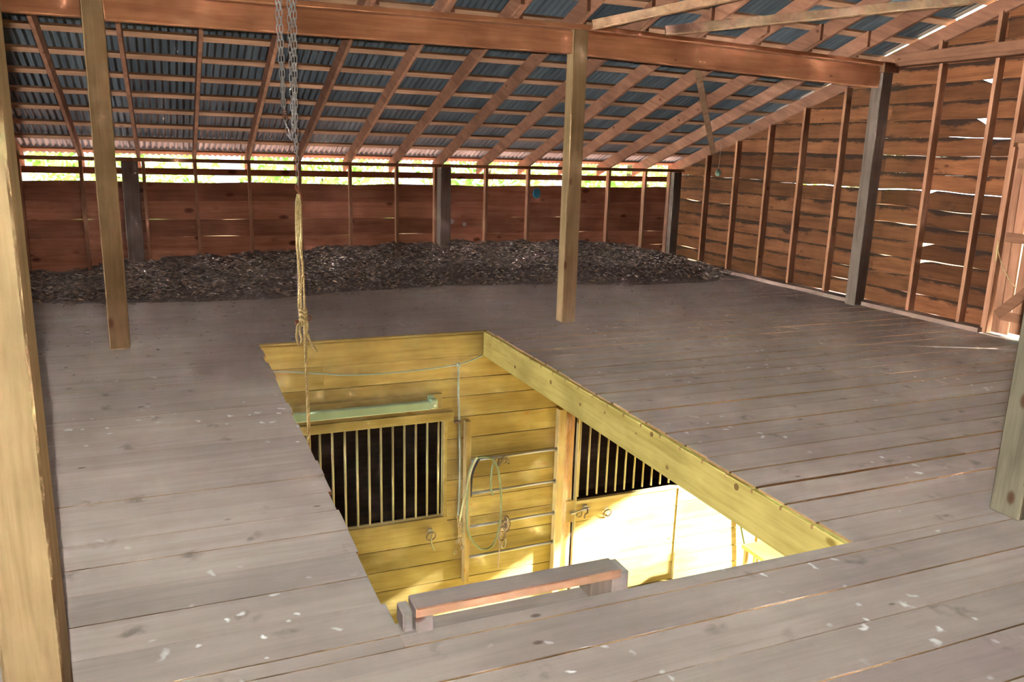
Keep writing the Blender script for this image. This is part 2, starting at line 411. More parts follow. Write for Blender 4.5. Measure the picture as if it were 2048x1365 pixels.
# ---------------------------------------------------------------- right gable wall
wr = empty('wall_right', kind='structure')
def rake(y): return 1.455+.313*(4.07-y)
GY = [3.43, 2.75, 2.08, 1.45, .79]
for y in GY:
    obj('stud', bm_box(XR, XR+.09, y-.02, y+.02, .036, rake(y)+.01, .003), REDZ, wr)
for y in (-.49, -1.13):
    obj('stud', bm_box(XR, XR+.09, y-.02, y+.02, .036, 2.66, .003), REDZ, wr)
    obj('short_stud', bm_box(XR, XR+.09, y+.02, y+.06, 2.79, rake(y)+.01, .003), REDZ, wr)
for y in (-2.45, -3.1, -3.75, -4.4, -5.0):
    obj('stud', bm_box(XR, XR+.09, y-.02, y+.02, .036, 2.66, .003), REDZ, wr)
obj('gable_plate', bm_box(XR-.055, XR+.09, -5.5, .09, 2.665, 2.705, .004), REDY, wr)
obj('gable_plate', bm_box(XR-.03, XR+.005, -5.5, .09, 2.705, 2.80, .004), REDY, wr)
obj('post_cap', bm_box(4.64, 4.86, .06, .30, 2.60, 2.70, .004), REDY, wr)
obj('wall_post', bm_box(4.66, 4.81, .09, .24, 0, 2.60, .006), GPOST, wr)
# planks with wane edges; each joint is a wandering line with a gap of its own
def seamz(k, y):
    base = .045+.1865*k
    rr = random.Random(k*13+1)
    a, b, c = rr.uniform(0, 6), rr.uniform(0, 6), rr.uniform(.5, 1)
    return base+.010*c*math.sin(y*1.7+a)+.006*math.sin(y*4.3+b)+.003*math.sin(y*11+a*b)
GAPS = {1: .006, 2: .008, 3: .008, 4: .006, 5: .007, 6: .005, 7: .014, 8: .002, 9: .004, 10: .003}
NOTCH = [(-.47, 1.36, .09, .05), (-.51, .57, .09, .045), (-.51, .80, .09, .05), (-.50, .09, .07, .04),
         (-1.04, 2.40, .09, .06), (-1.04, 2.08, .08, .09), (-1.2, 1.835, .2, .014), (-.85, 1.835, .25, .007),
         (3.85, .985, .22, .014), (3.85, .27, .28, .014), (3.0, .985, .5, .002), (.6, .22, .25, .010), (.6, .41, .25, .006),
         (.0, .60, .1, .012), (-.25, .92, .22, .010), (-.9, 1.08, .4, .006), (-.8, .55, .55, .012), (-.45, .23, .3, .008)]
def opening(k, y):
    g = GAPS.get(k, .001)
    if k == 7: g = .013 if -.2 < y < 1.6 else (.008 if y < -.2 else .002)
    elif y > .3: g *= .06
    else: g *= .45
    z = seamz(k, y)
    for (ny, nz, wd, h) in NOTCH:
        if abs((.045+.1865*k)-nz) < .095:
            t = abs(y-ny)/wd
            if t < 1: g = max(g, h*(1-t**1.3)+.001)
    return g
def plank(k, ya, yb, ztop=None):
    n = max(6, int((yb-ya)/.07)); bm = bmesh.new(); rows = []; off = R(-.004, .004)
    for i in range(n+1):
        y = ya+(yb-ya)*i/n
        zb = seamz(k, y)-.0005; zt = seamz(k+1, y)-opening(k+1, y)
        top = rake(y)+.02+.15
        zb2, zt2 = min(zb, top-.002), min(zt, top)
        x0 = XR+.091+off*.5+.002*math.sin(y*5+k)
        rows.append([bm.verts.new(p) for p in ((x0, y, zb2), (x0+.026, y, zb2), (x0+.026, y, zt2), (x0, y, zt2))])
    for A, B in zip(rows, rows[1:]):
        for j in range(4): bm.faces.new((A[j], B[j], B[(j+1) % 4], A[(j+1) % 4]))
    bm.faces.new(rows[0]); bm.faces.new(rows[-1][::-1]); bmesh.ops.recalc_face_normals(bm, faces=bm.faces)
    obj('wall_plank', bm, GABLE, wr)
for k in range(0, 27):
    zb = .045+.1865*k
    ymax = 4.07-(zb-.13-1.455)/.313 if zb > 1.6 else 4.18
    ymax = min(4.18, ymax)
    cuts = [4.18, [.79, 1.45, .15][k % 3], [-.49, -1.13, .15, -.49][k % 4] if k % 3 != 2 else -.49, -1.46]
    if k >= 10: cuts = [4.18, [.79, 1.45, .15][k % 3], -1.13 if k % 2 else -.49, -3.1, -5.5]
    cuts = [min(c, ymax) for c in cuts]
    for b, a in zip(cuts, cuts[1:]):
        if b-a > .12: plank(k, a+.002, b-.002)
    if k < 10: plank(k, -5.5, -2.32)
# door jambs and blocking
obj('door_jamb', bm_box(XR-.005, XR+.09, -1.445, -1.405, 0, 2.66, .003), REDZ, wr)
obj('door_jamb', bm_box(XR-.02, XR+.07, -1.475, -1.45, .0, 1.82, .003), REDZ, wr)
obj('door_jamb', bm_box(XR, XR+.09, -2.34, -2.30, 0, 2.66, .003), REDZ, wr)
obj('door_lintel', bm_box(XR, XR+.09, -2.30, -1.445, 1.86, 1.95, .003), REDY, wr)
# lower storey at the gable end: corner piers and lintel round the open barn door
obj('lower_boarding', bm_box(XR+.05, XR+.09, .05, YB+.13, -3.05, -.0, 0), DARKW, wr)
obj('lower_boarding', bm_box(XR+.05, XR+.09, -11, -4.66, -3.05, -.0, 0), DARKW, wr)
obj('lower_lintel', bm_box(XR, XR+.09, -4.66, .05, -.42, -.03, .004), PINEY, wr)
obj('far_boarding', bm_box(XR+.09, XR+.12, -11, -5.5, -.02, 4.5, 0), SHELL, wr)

# ---------------------------------------------------------------- gable door of the loft
dr = empty('door_1', kind='structure')
def dboard(y0, y1, lean=0.0, z0=.02, z1=1.858):
    bm = bmesh.new()
    x = XR+.03
    vs = [bm.verts.new(p) for p in ((x, y0, z0), (x+.024, y0, z0), (x+.024, y1, z0), (x, y1, z0), (x, y0+lean, z1), (x+.024, y0+lean, z1), (x+.024, y1+lean, z1), (x, y1+lean, z1))]
    for q in ((0, 1, 2, 3), (7, 6, 5, 4), (0, 4, 5, 1), (1, 5, 6, 2), (2, 6, 7, 3), (3, 7, 4, 0)): bm.faces.new([vs[i] for i in q])
    bmesh.ops.recalc_face_normals(bm, faces=bm.faces)
    obj('door_board', bm, REDZ, dr)
dboard(-1.575, -1.500, .035); dboard(-1.668, -1.583, .03)
for a in (-1.79, -1.90, -2.01, -2.12, -2.23): dboard(a, a+.105, 0, .045)
for z0 in (.16, .92, 1.62): obj('door_rail', bm_box(XR+.004, XR+.029, -2.26, -1.51, z0, z0+.09, .003), REDY, dr)
obj('door_brace', bm_bar((XR+.012, -1.55, .20), (XR+.012, -2.22, .90), .022, .10, (0, 1, 1)), REDY, dr)
obj('door_sill', bm_box(XR-.03, XR+.10, -2.30, -1.45, -.026, .004, .003), FLOOR, dr)

# ---------------------------------------------------------------- roof
ce = empty('ceiling', kind='structure')
def rafter(x, y0, y1, wdt=.038, depth=RD, zf=None, name='rafter', m=None, dz=0, lift=0):
    f = zf or (lambda y: zr(x, y)); bm = bmesh.new(); rows = []
    for y in (y0, y1):
        rows.append([bm.verts.new(p) for p in ((x-wdt/2, y, f(y)+dz), (x+wdt/2, y, f(y)+dz), (x+wdt/2, y, f(y)+depth+dz), (x-wdt/2, y, f(y)+depth+dz))])
    fs = [bm.faces.new((rows[0][j], rows[1][j], rows[1][(j+1) % 4], rows[0][(j+1) % 4])) for j in range(4)]
    bm.faces.new(rows[0]); bm.faces.new(rows[1][::-1])
    bmesh.ops.bevel(bm, geom=list(bm.edges), offset=.003, segments=1, affect='EDGES')
    bmesh.ops.recalc_face_normals(bm, faces=bm.faces)
    return obj(name, bm, m or REDR, ce)
RX = [-6.2, -5.5, -4.86, -4.22, -3.58, -2.95, -2.31, -1.67, -1.04, -.38, .26, .9, 1.57, 2.23, 2.9, 3.57, 4.21]
YT = 4.48; YRIDGE = -4.2
for x in RX:
    rafter(x, -.10, YT); rafter(x+.042, YRIDGE, .48)
rafter(XR+.045, YRIDGE, YT, .045, .155, rake)
for i, x in enumerate(RX[5:]):                                     # cleats beside the rafter splices
    obj('rafter_cleat', bm_box(x+.064, x+.10, .12, .17, zr(x, .15)-.0, zr(x, .15)+.15, .003), REDR, ce)
ly = [4.36-.4355*i for i in range(20)]
for y in ly:
    w_ = .095
    for xa, xb in ((-7, -2.31), (-2.31, 1.57), (1.57, 4.98)):
        bm = bmesh.new(); rows = []
        for i in range(7):
            x = xa+(xb-xa)*i/6
            rows.append([bm.verts.new((x, yy, zr(x, yy)+RD+h)) for yy, h in ((y-w_/2, 0), (y+w_/2, 0), (y+w_/2, .022), (y-w_/2, .022))])
        for A, B in zip(rows, rows[1:]):
            for j in range(4): bm.faces.new((A[j], B[j], B[(j+1) % 4], A[(j+1) % 4]))
        bm.faces.new(rows[0]); bm.faces.new(rows[-1][::-1]); bmesh.ops.recalc_face_normals(bm, faces=bm.faces)
        obj('roof_lath', bm, wood_l if 'wood_l' in globals() else globals().setdefault('wood_l', wood('laths', (.22, .115, .062), (.40, .23, .135), 'X', tint=.25, knots=.4)), ce)
# corrugated sheets, each its own piece, lapped at the sides
PW = .0675
x = -7.0; kk = 0
while x < 4.97:
    nw = 10; x1 = x+PW*nw
    for (ya, yb, up_) in ((1.45, YT+.06, 0), (YRIDGE, 1.62, .006)):
        bm = bmesh.new(); rows = []; lift = .002*(kk % 2)+R(0, .0015)
        cols = nw*6+4
        for i in range(cols+1):
            xx = x+PW*i/6
            if xx > 5.02: break
            rows.append([bm.verts.new((xx, y, zr(xx, y)+RD+.034+up_+lift+.0105*math.sin(2*math.pi*xx/PW))) for y in (ya, (ya+yb)/2, yb)])
        if len(rows) > 1:
            for A, B in zip(rows, rows[1:]):
                for j in range(2): bm.faces.new((A[j], B[j], B[j+1], A[j+1]))
            obj('roofing_sheet', bm, ROOFM, ce, smooth=True)
    x = x1; kk += 1
# far slope beyond the ridge
bm = bmesh.new(); vs = [bm.verts.new(p) for p in ((-7, YRIDGE, zr(0, YRIDGE)+.2), (5, YRIDGE, zr(0, YRIDGE)+.2), (5, -11.1, 3.6), (-7, -11.1, 3.6))]
bm.faces.new(vs); o = obj('far_slope', bm, ROOFM, ce)
md = o.modifiers.new('s', 'SOLIDIFY'); md.thickness = .03

# ---------------------------------------------------------------- walls out of view that close the barn
s = obj('wall_left', bm_box(-7.06, -7, -11, 4.2, -3.05, 5, 0), SHELL); s['kind'] = 'structure'
s = obj('wall_front', bm_box(-7.06, 4.95, -11.1, -11, -3.05, 3.62, 0), SHELL); s['kind'] = 'structure'
s = obj('wall_aisle', bm_box(-7, 4.9, -4.76, -4.66, -3.05, -.03, 0), PINE); s['kind'] = 'structure'
bm = bm_box(-7, 4.9, -4.7, .1, -3.15, -3.05, 0); s = obj('floor_aisle', bm, SAND); s['kind'] = 'structure'
bm = bmesh.new(); vs = [bm.verts.new(p) for p in ((-90, -90, -3.1), (90, -90, -3.1), (90, 90, -3.1), (-90, 90, -3.1))]; bm.faces.new(vs)
s = obj('ground', bm, LAWN); s['kind'] = 'structure'

bm = bmesh.new(); vs = [bm.verts.new(p) for p in ((-30, 4.25, -3.08), (25, 4.25, -3.08), (25, 22, -3.08), (-30, 22, -3.08))]; bm.faces.new(vs)  # unseen bright strip, added to bounce pink light up under the eaves
s = obj('ground_clay_bounce', bm, ground('pink bounce clay', (.66, .30, .22), (.82, .44, .34), 1.2)); s['kind'] = 'structure'

# ================================================================== POSTS AND BEAM
def post(label, x0, x1, y0, y1, z1, m=POST):
    o = obj('timber_post', bm_box(x0, x1, y0, y1, 0, z1, .007), m); return tag(o, label, 'post')
post('tan square timber post beyond the left rear of the hatch, left of the hanging chain', -3.165, -3.02, .10, .245, 3.1)
post('tan square timber post with green stain, beyond the hatch in the middle of the loft', .87, 1.015, .10, .245, 2.752)
post('huge close-up tan timber post filling the left edge of the picture', -3.185, -3.035, -4.635, -4.48, 4.6)
post('greenish grey weathered timber post close up at the right edge of the picture', .955, 1.11, -4.635, -4.48, 4.6, wood('mossy post', (.085, .076, .05), (.16, .145, .095), 'Z', tint=.0, knots=.5, knotcol=(.06, .03, .015)))
cb = empty('crossbeam', (1.03, .17, 2.51), 'long reddish brown crossbeam with a flat cap resting on the timber posts', 'beam')
def beamseg(xa, xb, za, zb, y0, y1, name, m=BEAM, h=None):
    bm = bmesh.new(); rows = []
    for x, z in ((xa, za), (xb, zb)):
        rows.append([bm.verts.new(p) for p in ((x, y0, z), (x, y1, z), (x, y1, z+h), (x, y0, z+h))])
    for j in range(4): bm.faces.new((rows[0][j], rows[1][j], rows[1][(j+1) % 4], rows[0][(j+1) % 4]))
    bm.faces.new(rows[0]); bm.faces.new(rows[1][::-1])
    bmesh.ops.bevel(bm, geom=list(bm.edges), offset=.004, segments=1, affect='EDGES')
    bmesh.ops.recalc_face_normals(bm, faces=bm.faces)
    return obj(name, bm, m, cb)
beamseg(-6.9, -3.168, 2.49, 2.52, .125, .225, 'beam_board', h=.20)
beamseg(-3.017, .867, 2.512, 2.54, .125, .225, 'beam_board', h=.195)
beamseg(1.018, 4.70, 2.535, 2.44, .125, .225, 'beam_board', h=.215)
beamseg(-3.017, 1.03, 2.712, 2.755, .085, .26, 'beam_cap', h=.042)
beamseg(1.032, 4.83, 2.755, 2.665, .085, .26, 'beam_cap', h=.042)
beamseg(-6.9, -3.168, 2.695, 2.712, .085, .26, 'beam_cap', h=.042)
# diagonal braces under the rafters
def brace(a, b, label, w=.036, t=.09):
    o = obj('diagonal_brace', bm_bar(a, b, w, t, (0, .33, .94)), BRACE); tag(o, label, 'brace')
def rp(x, y, d=-.022): return (x, y, zr(x, y)+d)
brace(rp(1.03, .06, -.03), rp(2.3, -.88, -.046), 'brown diagonal brace rising from the cap of the beam above the middle post')
brace(rp(1.80, .04, -.03), rp(4.3, -1.20, -.046), 'long pale tan diagonal brace with a rough cut end above the beam')
brace(rp(2.62, .66, -.03), rp(4.71, 3.10, -.06), 'pale diagonal brace below the beam reaching down to the right gable rafter', .075, .02)

# ================================================================== LEAF PILE
def crest(x):
    P = [(-7, .05), (-3.9, .02), (-3.55, .05), (-3.3, .12), (-2.6, .16), (-1.5, .21), (-.4, .27), (1.0, .31), (3.4, .28), (4.3, .14), (4.75, .03), (4.9, 0)]
    for (a, h), (b, g) in zip(P, P[1:]):
        if a <= x <= b: return h+(g-h)*(x-a)/(b-a)
    return 0
def toe(x):
    P = [(-7, 2.3), (-3.9, 2.3), (-2.4, 2.1), (-1.6, 2.1), (-.77, 2.35), (.5, 2.5), (1.74, 2.3), (3.0, 2.0), (4.1, 2.0), (4.9, 2.6)]
    for (a, h), (b, g) in zip(P, P[1:]):
        if a <= x <= b: return h+(g-h)*(x-a)/(b-a)
    return 2.3
def pile(x, y):
    t = (y-toe(x))/(4.16-toe(x))
    if t <= 0: return 0
    prof = min(1, .42*min(1, t/.18)+.58*t) if t < 1 else 1
    bumps = .016*math.sin(x*7+y*3)+.013*math.sin(x*13-y*11)+.010*math.sin(x*23+y*17)
    return max(0, (crest(x)+.05*min(1, t*6))*prof+bumps*min(1, t*5))
bm = bmesh.new(); nx, ny = 230, 42; grid = []
for i in range(nx+1):
    x = -6.9+11.73*i/nx; rowv = []
    for j in range(ny+1):
        y = 1.9+2.26*j/ny; h = pile(x, y)
        rowv.append(bm.verts.new((x, y, h+R(-.008, .008) if h > 0 else -.02)))
    grid.append(rowv)
for i in range(nx):
    for j in range(ny):
        q = (grid[i][j], grid[i+1][j], grid[i+1][j+1], grid[i][j+1])
        if max(v.co.z for v in q) > 0: bm.faces.new(q)
for v in [v for v in bm.verts if not v.link_faces]: bm.verts.remove(v)
lp = empty('leaf_pile', (0, 3, 0), 'long heap of dry brown leaves and litter drifted against the back wall', 'leaves', kind='stuff')
o = obj('leaf_mould', bm, MOUND, lp); o['kind'] = 'stuff'
def leaf_mesh(name, spots, parent, kind='stuff'):
    V, Fc = [], []
    for (x, y, z, s) in spots:
        a = R(0, 6.28); tx, ty = R(-.7, .7), R(-.7, .7)
        ux = Vector((math.cos(a), math.sin(a), tx*.6)); vy = Vector((-math.sin(a), math.cos(a), ty*.6)); c = Vector((x, y, z)); n = ux.cross(vy).normalized()
        b = len(V); cu = R(.1, .5)*s
        V += [c-ux*s, c-ux*.25*s-vy*s*.55+n*cu*.6, c-ux*.25*s+vy*s*.55+n*cu*.6, c+ux*.45*s-vy*s*.4+n*cu, c+ux*.45*s+vy*s*.4+n*cu, c+ux*s+n*cu*.3]
        Fc += [(b, b+1, b+2), (b+1, b+3, b+4, b+2), (b+3, b+5, b+4)]
    me = bpy.data.meshes.new(name); P = parent.location if parent else Vector()
    me.from_pydata([tuple(v-P) for v in V], [], Fc); me.materials.append(LEAF)
    o = bpy.data.objects.new(name, me); col.objects.link(o); o.parent = parent
    o['kind'] = kind; return o
sp_ = []
while len(sp_) < 42000:
    x = R(-5.2, 4.8); y = random.triangular(1.95, 4.15, 3.0); h = pile(x, y)
    if h > .012 or (y > toe(x)-.12 and R(0, 1) < .12):
        sp_.append((x, y, h+R(0, .022), R(.012, .042)))
leaf_mesh('leaf_cover', sp_, lp)
sp_ = []
while len(sp_) < 900:
    x = R(-5, 4.6); y = random.triangular(-1.0, 2.3, 2.2)
    if -2.05 < x < .1 and y < .05: continue
    if math.sin(x*5)+math.sin(x*2.3+y*4) < .2 and R(0, 1) < .75: continue
    sp_.append((x, y, .008, R(.006, .022)))
lt = empty('scattered_leaves', (0, 1.5, 0), 'stray dry leaves and chaff on the floor in front of the leaf heap', 'leaves', kind='stuff')
leaf_mesh('loose_leaf', sp_, lt)
# straw wisps to the right
V, Fc = [], []
for i in range(520):
    x, y = random.gauss(2.6, 1.0), random.gauss(.0, 1.15)
    if not (.15 < x < 4.7 and -3.6 < y < 2.4): continue
    a = R(0, 6.28); l = R(.02, .09); c, s_ = math.cos(a), math.sin(a); b = len(V); z0 = .004
    for (u, v, z) in ((-l, -.0012, z0), (l, -.0012, z0+.003), (l, .0012, z0+.003), (-l, .0012, z0), (0, 0, z0+.004)): V.append((x+u*c-v*s_, y+u*s_+v*c, z))
    Fc += [(b, b+1, b+4), (b+1, b+2, b+4), (b+2, b+3, b+4), (b+3, b, b+4)]
me = bpy.data.meshes.new('straw'); me.from_pydata(V, [], Fc); me.materials.append(mat('straw', .7, 0, (.30, .22, .13)))
o = bpy.data.objects.new('straw_wisps', me); col.objects.link(o); tag(o, 'thin wisps of straw scattered over the floor right of the hatch', 'straw', kind='stuff')

# ================================================================== STALL FRONT BELOW THE HATCH
wl = empty('wall_lower', kind='structure')
def lp_board(xa, xb, za, zb, m=PINE):
    obj('stall_plank', bm_box(xa, xb, .0+R(0, .003), .028, za+.003, zb-.002, .003), m, wl)
WX0, WX1, WZ0, WZ1 = -2.6, -.385, -1.83, -.85
SZ = [-.245, -.45, -.63, -.835, -1.05, -1.26, -1.47, -1.68, -1.885, -2.10, -2.32, -2.53, -2.75, -2.96, -3.05]
for zt, zb in zip(SZ, SZ[1:]):
    zt = zt-.002 if zt < -.25 else -.24
    inwin = zb < WZ1-.001 and zt > WZ0
    if zb >= -.84: lp_board(-7, -1.5, zb, zt); lp_board(-1.498, 2.6, zb, zt); lp_board(2.602, 4.83, zb, zt)
    elif inwin and zt > -1.9 and zb > -1.9: lp_board(-7, WX0, zb, zt); lp_board(WX1, 1.0, zb, zt); lp_board(2.36, 4.83, zb, zt)
    else: lp_board(-7, -1.9, zb, zt); lp_board(-1.898, 1.0, zb, zt); lp_board(2.36, 4.83, zb, zt)
obj('stall_plank', bm_box(-7, .0, .003, .028, -.24, -.03, 0), PINE, wl)
obj('stall_plank', bm_box(.08, 4.83, .003, .028, -.24, -.03, 0), PINE, wl)
# dark stall behind
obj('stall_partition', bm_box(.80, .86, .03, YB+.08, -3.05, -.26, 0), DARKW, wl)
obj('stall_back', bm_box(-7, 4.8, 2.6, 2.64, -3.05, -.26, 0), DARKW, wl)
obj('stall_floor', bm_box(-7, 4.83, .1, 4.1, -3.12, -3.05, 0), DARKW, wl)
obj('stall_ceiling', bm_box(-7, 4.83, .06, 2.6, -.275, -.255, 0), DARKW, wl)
# window with bars
wn = empty('window_1', kind='structure')
obj('window_head', bm_box(WX0, WX1+.09, -.03, .0, WZ1, WZ1+.085, .003), PINE, wn)
obj('window_frame', bm_box(WX0, WX1+.04, -.022, .03, WZ0-.06, WZ0, .003), PINE, wn)
obj('window_frame', bm_box(WX1, WX1+.03, -.022, .03, WZ0, WZ1, .003), PINE, wn)
obj('window_frame', bm_box(WX1-.016, WX1, .0, .02, WZ0, WZ1, .002), BARM, wn)
obj('window_rail', bm_box(WX0, WX1, .005, .03, WZ0, WZ0+.02, .002), BARM, wn)
bars = [-.43-.1112*i for i in range(19)]
first = None
for x in bars:
    if first is None:
        first = obj('window_bar', bm_tube([(0, .016, WZ0), (0, .016, WZ1)], .0105, 8), BARM, wn, True); first.location.x = x
    else:
        c = first.copy(); col.objects.link(c); c.parent = wn; c.location.x = x
# stall door
d2 = empty('door_2', kind='structure')
DX0, DX1 = 1.035, 2.325
zs = [-1.905, -2.11, -2.335, -2.56, -2.78, -3.0]
for a, b in zip(zs, zs[1:]): obj('door_board', bm_box(DX0+.02, DX1-.015, -.035, -.01, b+.003, a, .003), PINE, d2)
obj('door_stile', bm_box(DX0, DX0+.02, -.045, .0, -3.0, -.5, .002), BARM, d2)
obj('door_stile', bm_box(DX1-.015, DX1+.002, -.045, .0, -3.0, -.5, .002), BARM, d2)
obj('door_rail', bm_box(DX0+.02, DX1-.015, -.048, -.0, -1.903, -1.868, .003), BARM, d2)
obj('door_rail', bm_box(DX0+.02, DX1-.015, -.045, -.0, -.54, -.5, .003), BARM, d2)
for i in range(12):
    c = first.copy(); col.objects.link(c); c.name = 'door_bar'; c.parent = d2; c.location = (DX0+.038+.1112*i, -.038, 0)
    c.scale = (1, 1, 1)
obj('threshold', bm_box(1.0, 2.36, .0, .1, -.26, -.84+.34, 0), PINE, d2)

# timber uprights proud of the wall
def upright(name, label, x0, x1, y0, z0, z1, m=PINEZ):
    return tag(obj(name, bm_box(x0, x1, y0, -.001, z0, z1, .004), m), label, 'wall upright')
upright('upright', 'narrow pine upright left of the tack rails on the stall front', -.185, -.135, -.085, -2.56, -.86)
upright('upright', 'tall pine upright right of the tack rails, touching the round stall post', .795, .875, -.085, -3.05, -.84)
bm = bm_tube([(.94, -.015, -3.05), (.945, -.012, -2.2), (.935, -.015, -1.5), (.94, -.015, -.80)], .062, 12)
tag(obj('round_post', bm, wood('peeled log', (.32, .19, .075), (.50, .33, .15), 'Z', knots=.5), smooth=True), 'peeled round log post beside the stall door', 'post')
# tack rails
for i, z in enumerate((-1.27, -1.615, -1.965, -2.29)):
    nm = ['uppermost', 'second from top', 'third from top', 'lowest'][i]
    b_ = empty('tack_rail', (.33, -.05, z), '%s horizontal metal tack rail between the two pine uprights' % nm, 'rail', 'tack rails')
    obj('rail_pipe', bm_tube([(-.135, -.05, z), (.795, -.05, z+.006)], .016, 10), GALV, b_, True)
    obj('rail_flange', bm_tube([(.787, -.05, z+.006), (.795, -.05, z+.006)], .026, 10), GALV, b_, True)
# sliding track with board
tk = empty('door_track', (-1.2, -.02, -.65), 'pale green metal track on a wooden board above the barred stall window', 'track')
obj('backing_board', bm_box(-2.6, -.41, -.032, -.001, -.725, -.575, .004), PINE, tk)
obj('rail_channel', bm_box(-2.6, -.54, -.085, -.032, -.705, -.628, .006), TRACK, tk)
obj('end_cap', bm_box(-.54, -.475, -.09, -.032, -.70, -.61, .008), TRACK, tk)
obj('bracket', bm_box(-.555, -.50, -.045, -.030, -.632, -.58, .004), TRACK, tk)
obj('cap_screw', bm_tube([(-.505, -.095, -.665), (-.505, -.088, -.665)], .013, 10), mat('bright screw', .3, .6, (.8, .8, .75)), tk, True)
for (sx, sz) in ((-.435, -.605), (-.435, -.69), (-1.0, -.60)):
    obj('nail', bm_tube([(sx, -.034, sz), (sx, -.030, sz)], .005, 6), DARKM, tk)
# cable and conduit
cb_ = spline([(-2.6, -.02, -.20), (-1.93, -.02, -.245), (-1.62, -.02, -.285), (-1.27, -.02, -.33), (-.81, -.02, -.34), (-.26, -.02, -.31), (-.01, -.02, -.238)], 8)
tag(obj('electric_cable', bm_tube(cb_, .008, 6), CABLE, smooth=True), 'grey electric cable sagging across the planks under the far hatch edge', 'cable')
cv = empty('conduit', (-.24, -.02, -1.2), 'thin vertical greenish conduit dropping from the sagging cable', 'conduit')
obj('conduit_pipe', bm_tube(spline([(-.25, -.02, -.315), (-.248, -.022, -.6), (-.235, -.02, -.87), (-.225, -.03, -1.4), (-.235, -.03, -1.85)], 4), .010, 8), CABLE, cv, True)
obj('junction_clip', bm_box(-.268, -.232, -.04, -.002, -.335, -.30, .004), CABLE, cv)
obj('junction_clip', bm_box(-.285, -.225, -.04, -.002, -.885, -.86, .004), DARKM, cv)
# hanging leads on the upright
ld = empty('lead_bundle', (-.23, -.05, -1.95), 'tangle of lead ropes and metal snaps hanging on the narrow upright', 'lead rope')
for (a, b) in (((-.23, -.06, -1.80), (-.22, -.05, -2.20)), ((-.25, -.05, -1.83), (-.24, -.06, -2.12))):
    obj('lead', bm_rope([Vector(a), (Vector(a)+Vector(b))/2+Vector((.01, -.01, 0)), Vector(b)], .010), ROPE, ld)
for i in range(7):
    c = Vector((-.235+R(-.05, .035), -.07, -1.88-R(0, .34)))
    pts = [c+Vector((math.cos(t)*.014, R(-.004, .004), math.sin(t)*.022)) for t in [j*math.pi/4 for j in range(8)]]
    obj('snap', bm_tube(pts, .004, 5, True), GALV, ld, True)
# big loop of hose / rein
hp = [(-.165, -.10, -1.50), (-.165, -.10, -1.92), (-.11, -.10, -2.09), (-.01, -.10, -2.20), (.10, -.10, -2.185), (.165, -.10, -2.02), (.185, -.10, -1.78), (.165, -.10, -1.49), (.11, -.10, -1.30), (.03, -.095, -1.24), (-.06, -.09, -1.235), (-.13, -.10, -1.30)]
hs = empty('hose_coil', (0, -.1, -1.7), 'long oval loop of green hose hung over the top tack rail', 'hose')
obj('hose_loop', bm_tube(spline(hp, 8, True), .0095, 8, True), HOSE, hs, True)
obj('hose_tail', bm_tube(spline([(-.08, -.11, -1.22), (-.13, -.12, -1.30), (-.19, -.12, -1.52), (-.225, -.11, -1.72), (-.24, -.09, -1.86)], 8), .0085, 8), rope_mat('pale green hose', (.34, .38, .20), (.44, .46, .26)), hs, True)
obj('hose_tail', bm_tube(spline([(-.05, -.08, -1.25), (-.11, -.07, -1.40), (-.125, -.07, -1.6), (-.12, -.07, -1.63)], 6), .013, 8), BLACK, hs, True)
obj('hose_tail', bm_tube(spline([(.11, -.09, -1.30), (.085, -.09, -1.36), (.075, -.09, -1.5), (.085, -.08, -1.60), (.105, -.08, -1.65)], 6), .0105, 8), HOSE, hs, True)
hb = empty('halter', (.18, -.07, -1.3), 'dark leather and metal halter bunched on the top tack rail', 'halter')
for i in range(5):
    c = Vector((.14+.028*i, -.075, -1.29+R(-.03, .02)))
    obj('buckle', bm_tube([c+Vector((math.cos(t)*.022, math.sin(t)*.014, math.sin(t+i)*.035)) for t in [j*math.pi/5 for j in range(10)]], .005, 6, True), DARKM, hb, True)
hk = empty('bridle', (.25, -.06, -2.03), 'coiled bridle with bit and snap hook on the third tack rail', 'bridle')
for i in range(5):
    c = Vector((.22+R(-.02, .05), -.085, -2.02+R(-.06, .05)))
    obj('strap_loop', bm_tube([c+Vector((math.cos(t)*R(.035, .05), R(-.012, .012), math.sin(t)*.075)) for t in [j*math.pi/6 for j in range(12)]], .006, 6, True), rope_mat('cord', (.25, .19, .11), (.5, .42, .3)) if i % 2 else DARKM, hk, True)
obj('bracket_plate', bm_box(.265, .30, -.05, -.001, -2.06, -1.93, .004), DARKM, hk)
obj('snap_hook', bm_tube(spline([(.245, -.08, -2.14), (.255, -.08, -2.18), (.235, -.08, -2.235), (.205, -.08, -2.22), (.215, -.08, -2.18)], 5), .007, 6), GALV, hk, True)
tag(obj('cord', bm_tube(spline([(.195, -.075, -1.98), (.19, -.075, -2.2), (.192, -.05, -2.47)], 6), .006, 6), STRAP, smooth=True), 'thin pale cord hanging straight down below the bridle', 'cord')
def tie_ring(x, z, label, strap=False):
    r = empty('tie_ring', (x, -.03, z), label, 'ring')
    y0 = -.03
    obj('ring_plate', bm_box(x-.022, x+.022, y0-.006, y0+.02, z+.0, z+.055, .003), GALV, r)
    obj('iron_ring', bm_tube([(x+.045*math.sin(t), y0-.03-.018*math.cos(t), z-.01+.05*math.cos(t)) for t in [j*math.pi/10 for j in range(20)]], .007, 8, True), DARKM, r, True)
    if strap: obj('strap', bm_tube(spline([(x+.02, -.05, z+.03), (x-.005, -.075, z-.03), (x+.005, -.07, z-.10), (x+.04, -.05, z-.17)], 6), .008, 6), rope_mat('strap web', (.25, .25, .15), (.4, .4, .26)), r, True)
tie_ring(-.52, -1.985, 'iron tie ring with a dangling strap below the barred window', True)
tie_ring(1.42, -2.045, 'dark iron tie ring on the sunlit stall door')
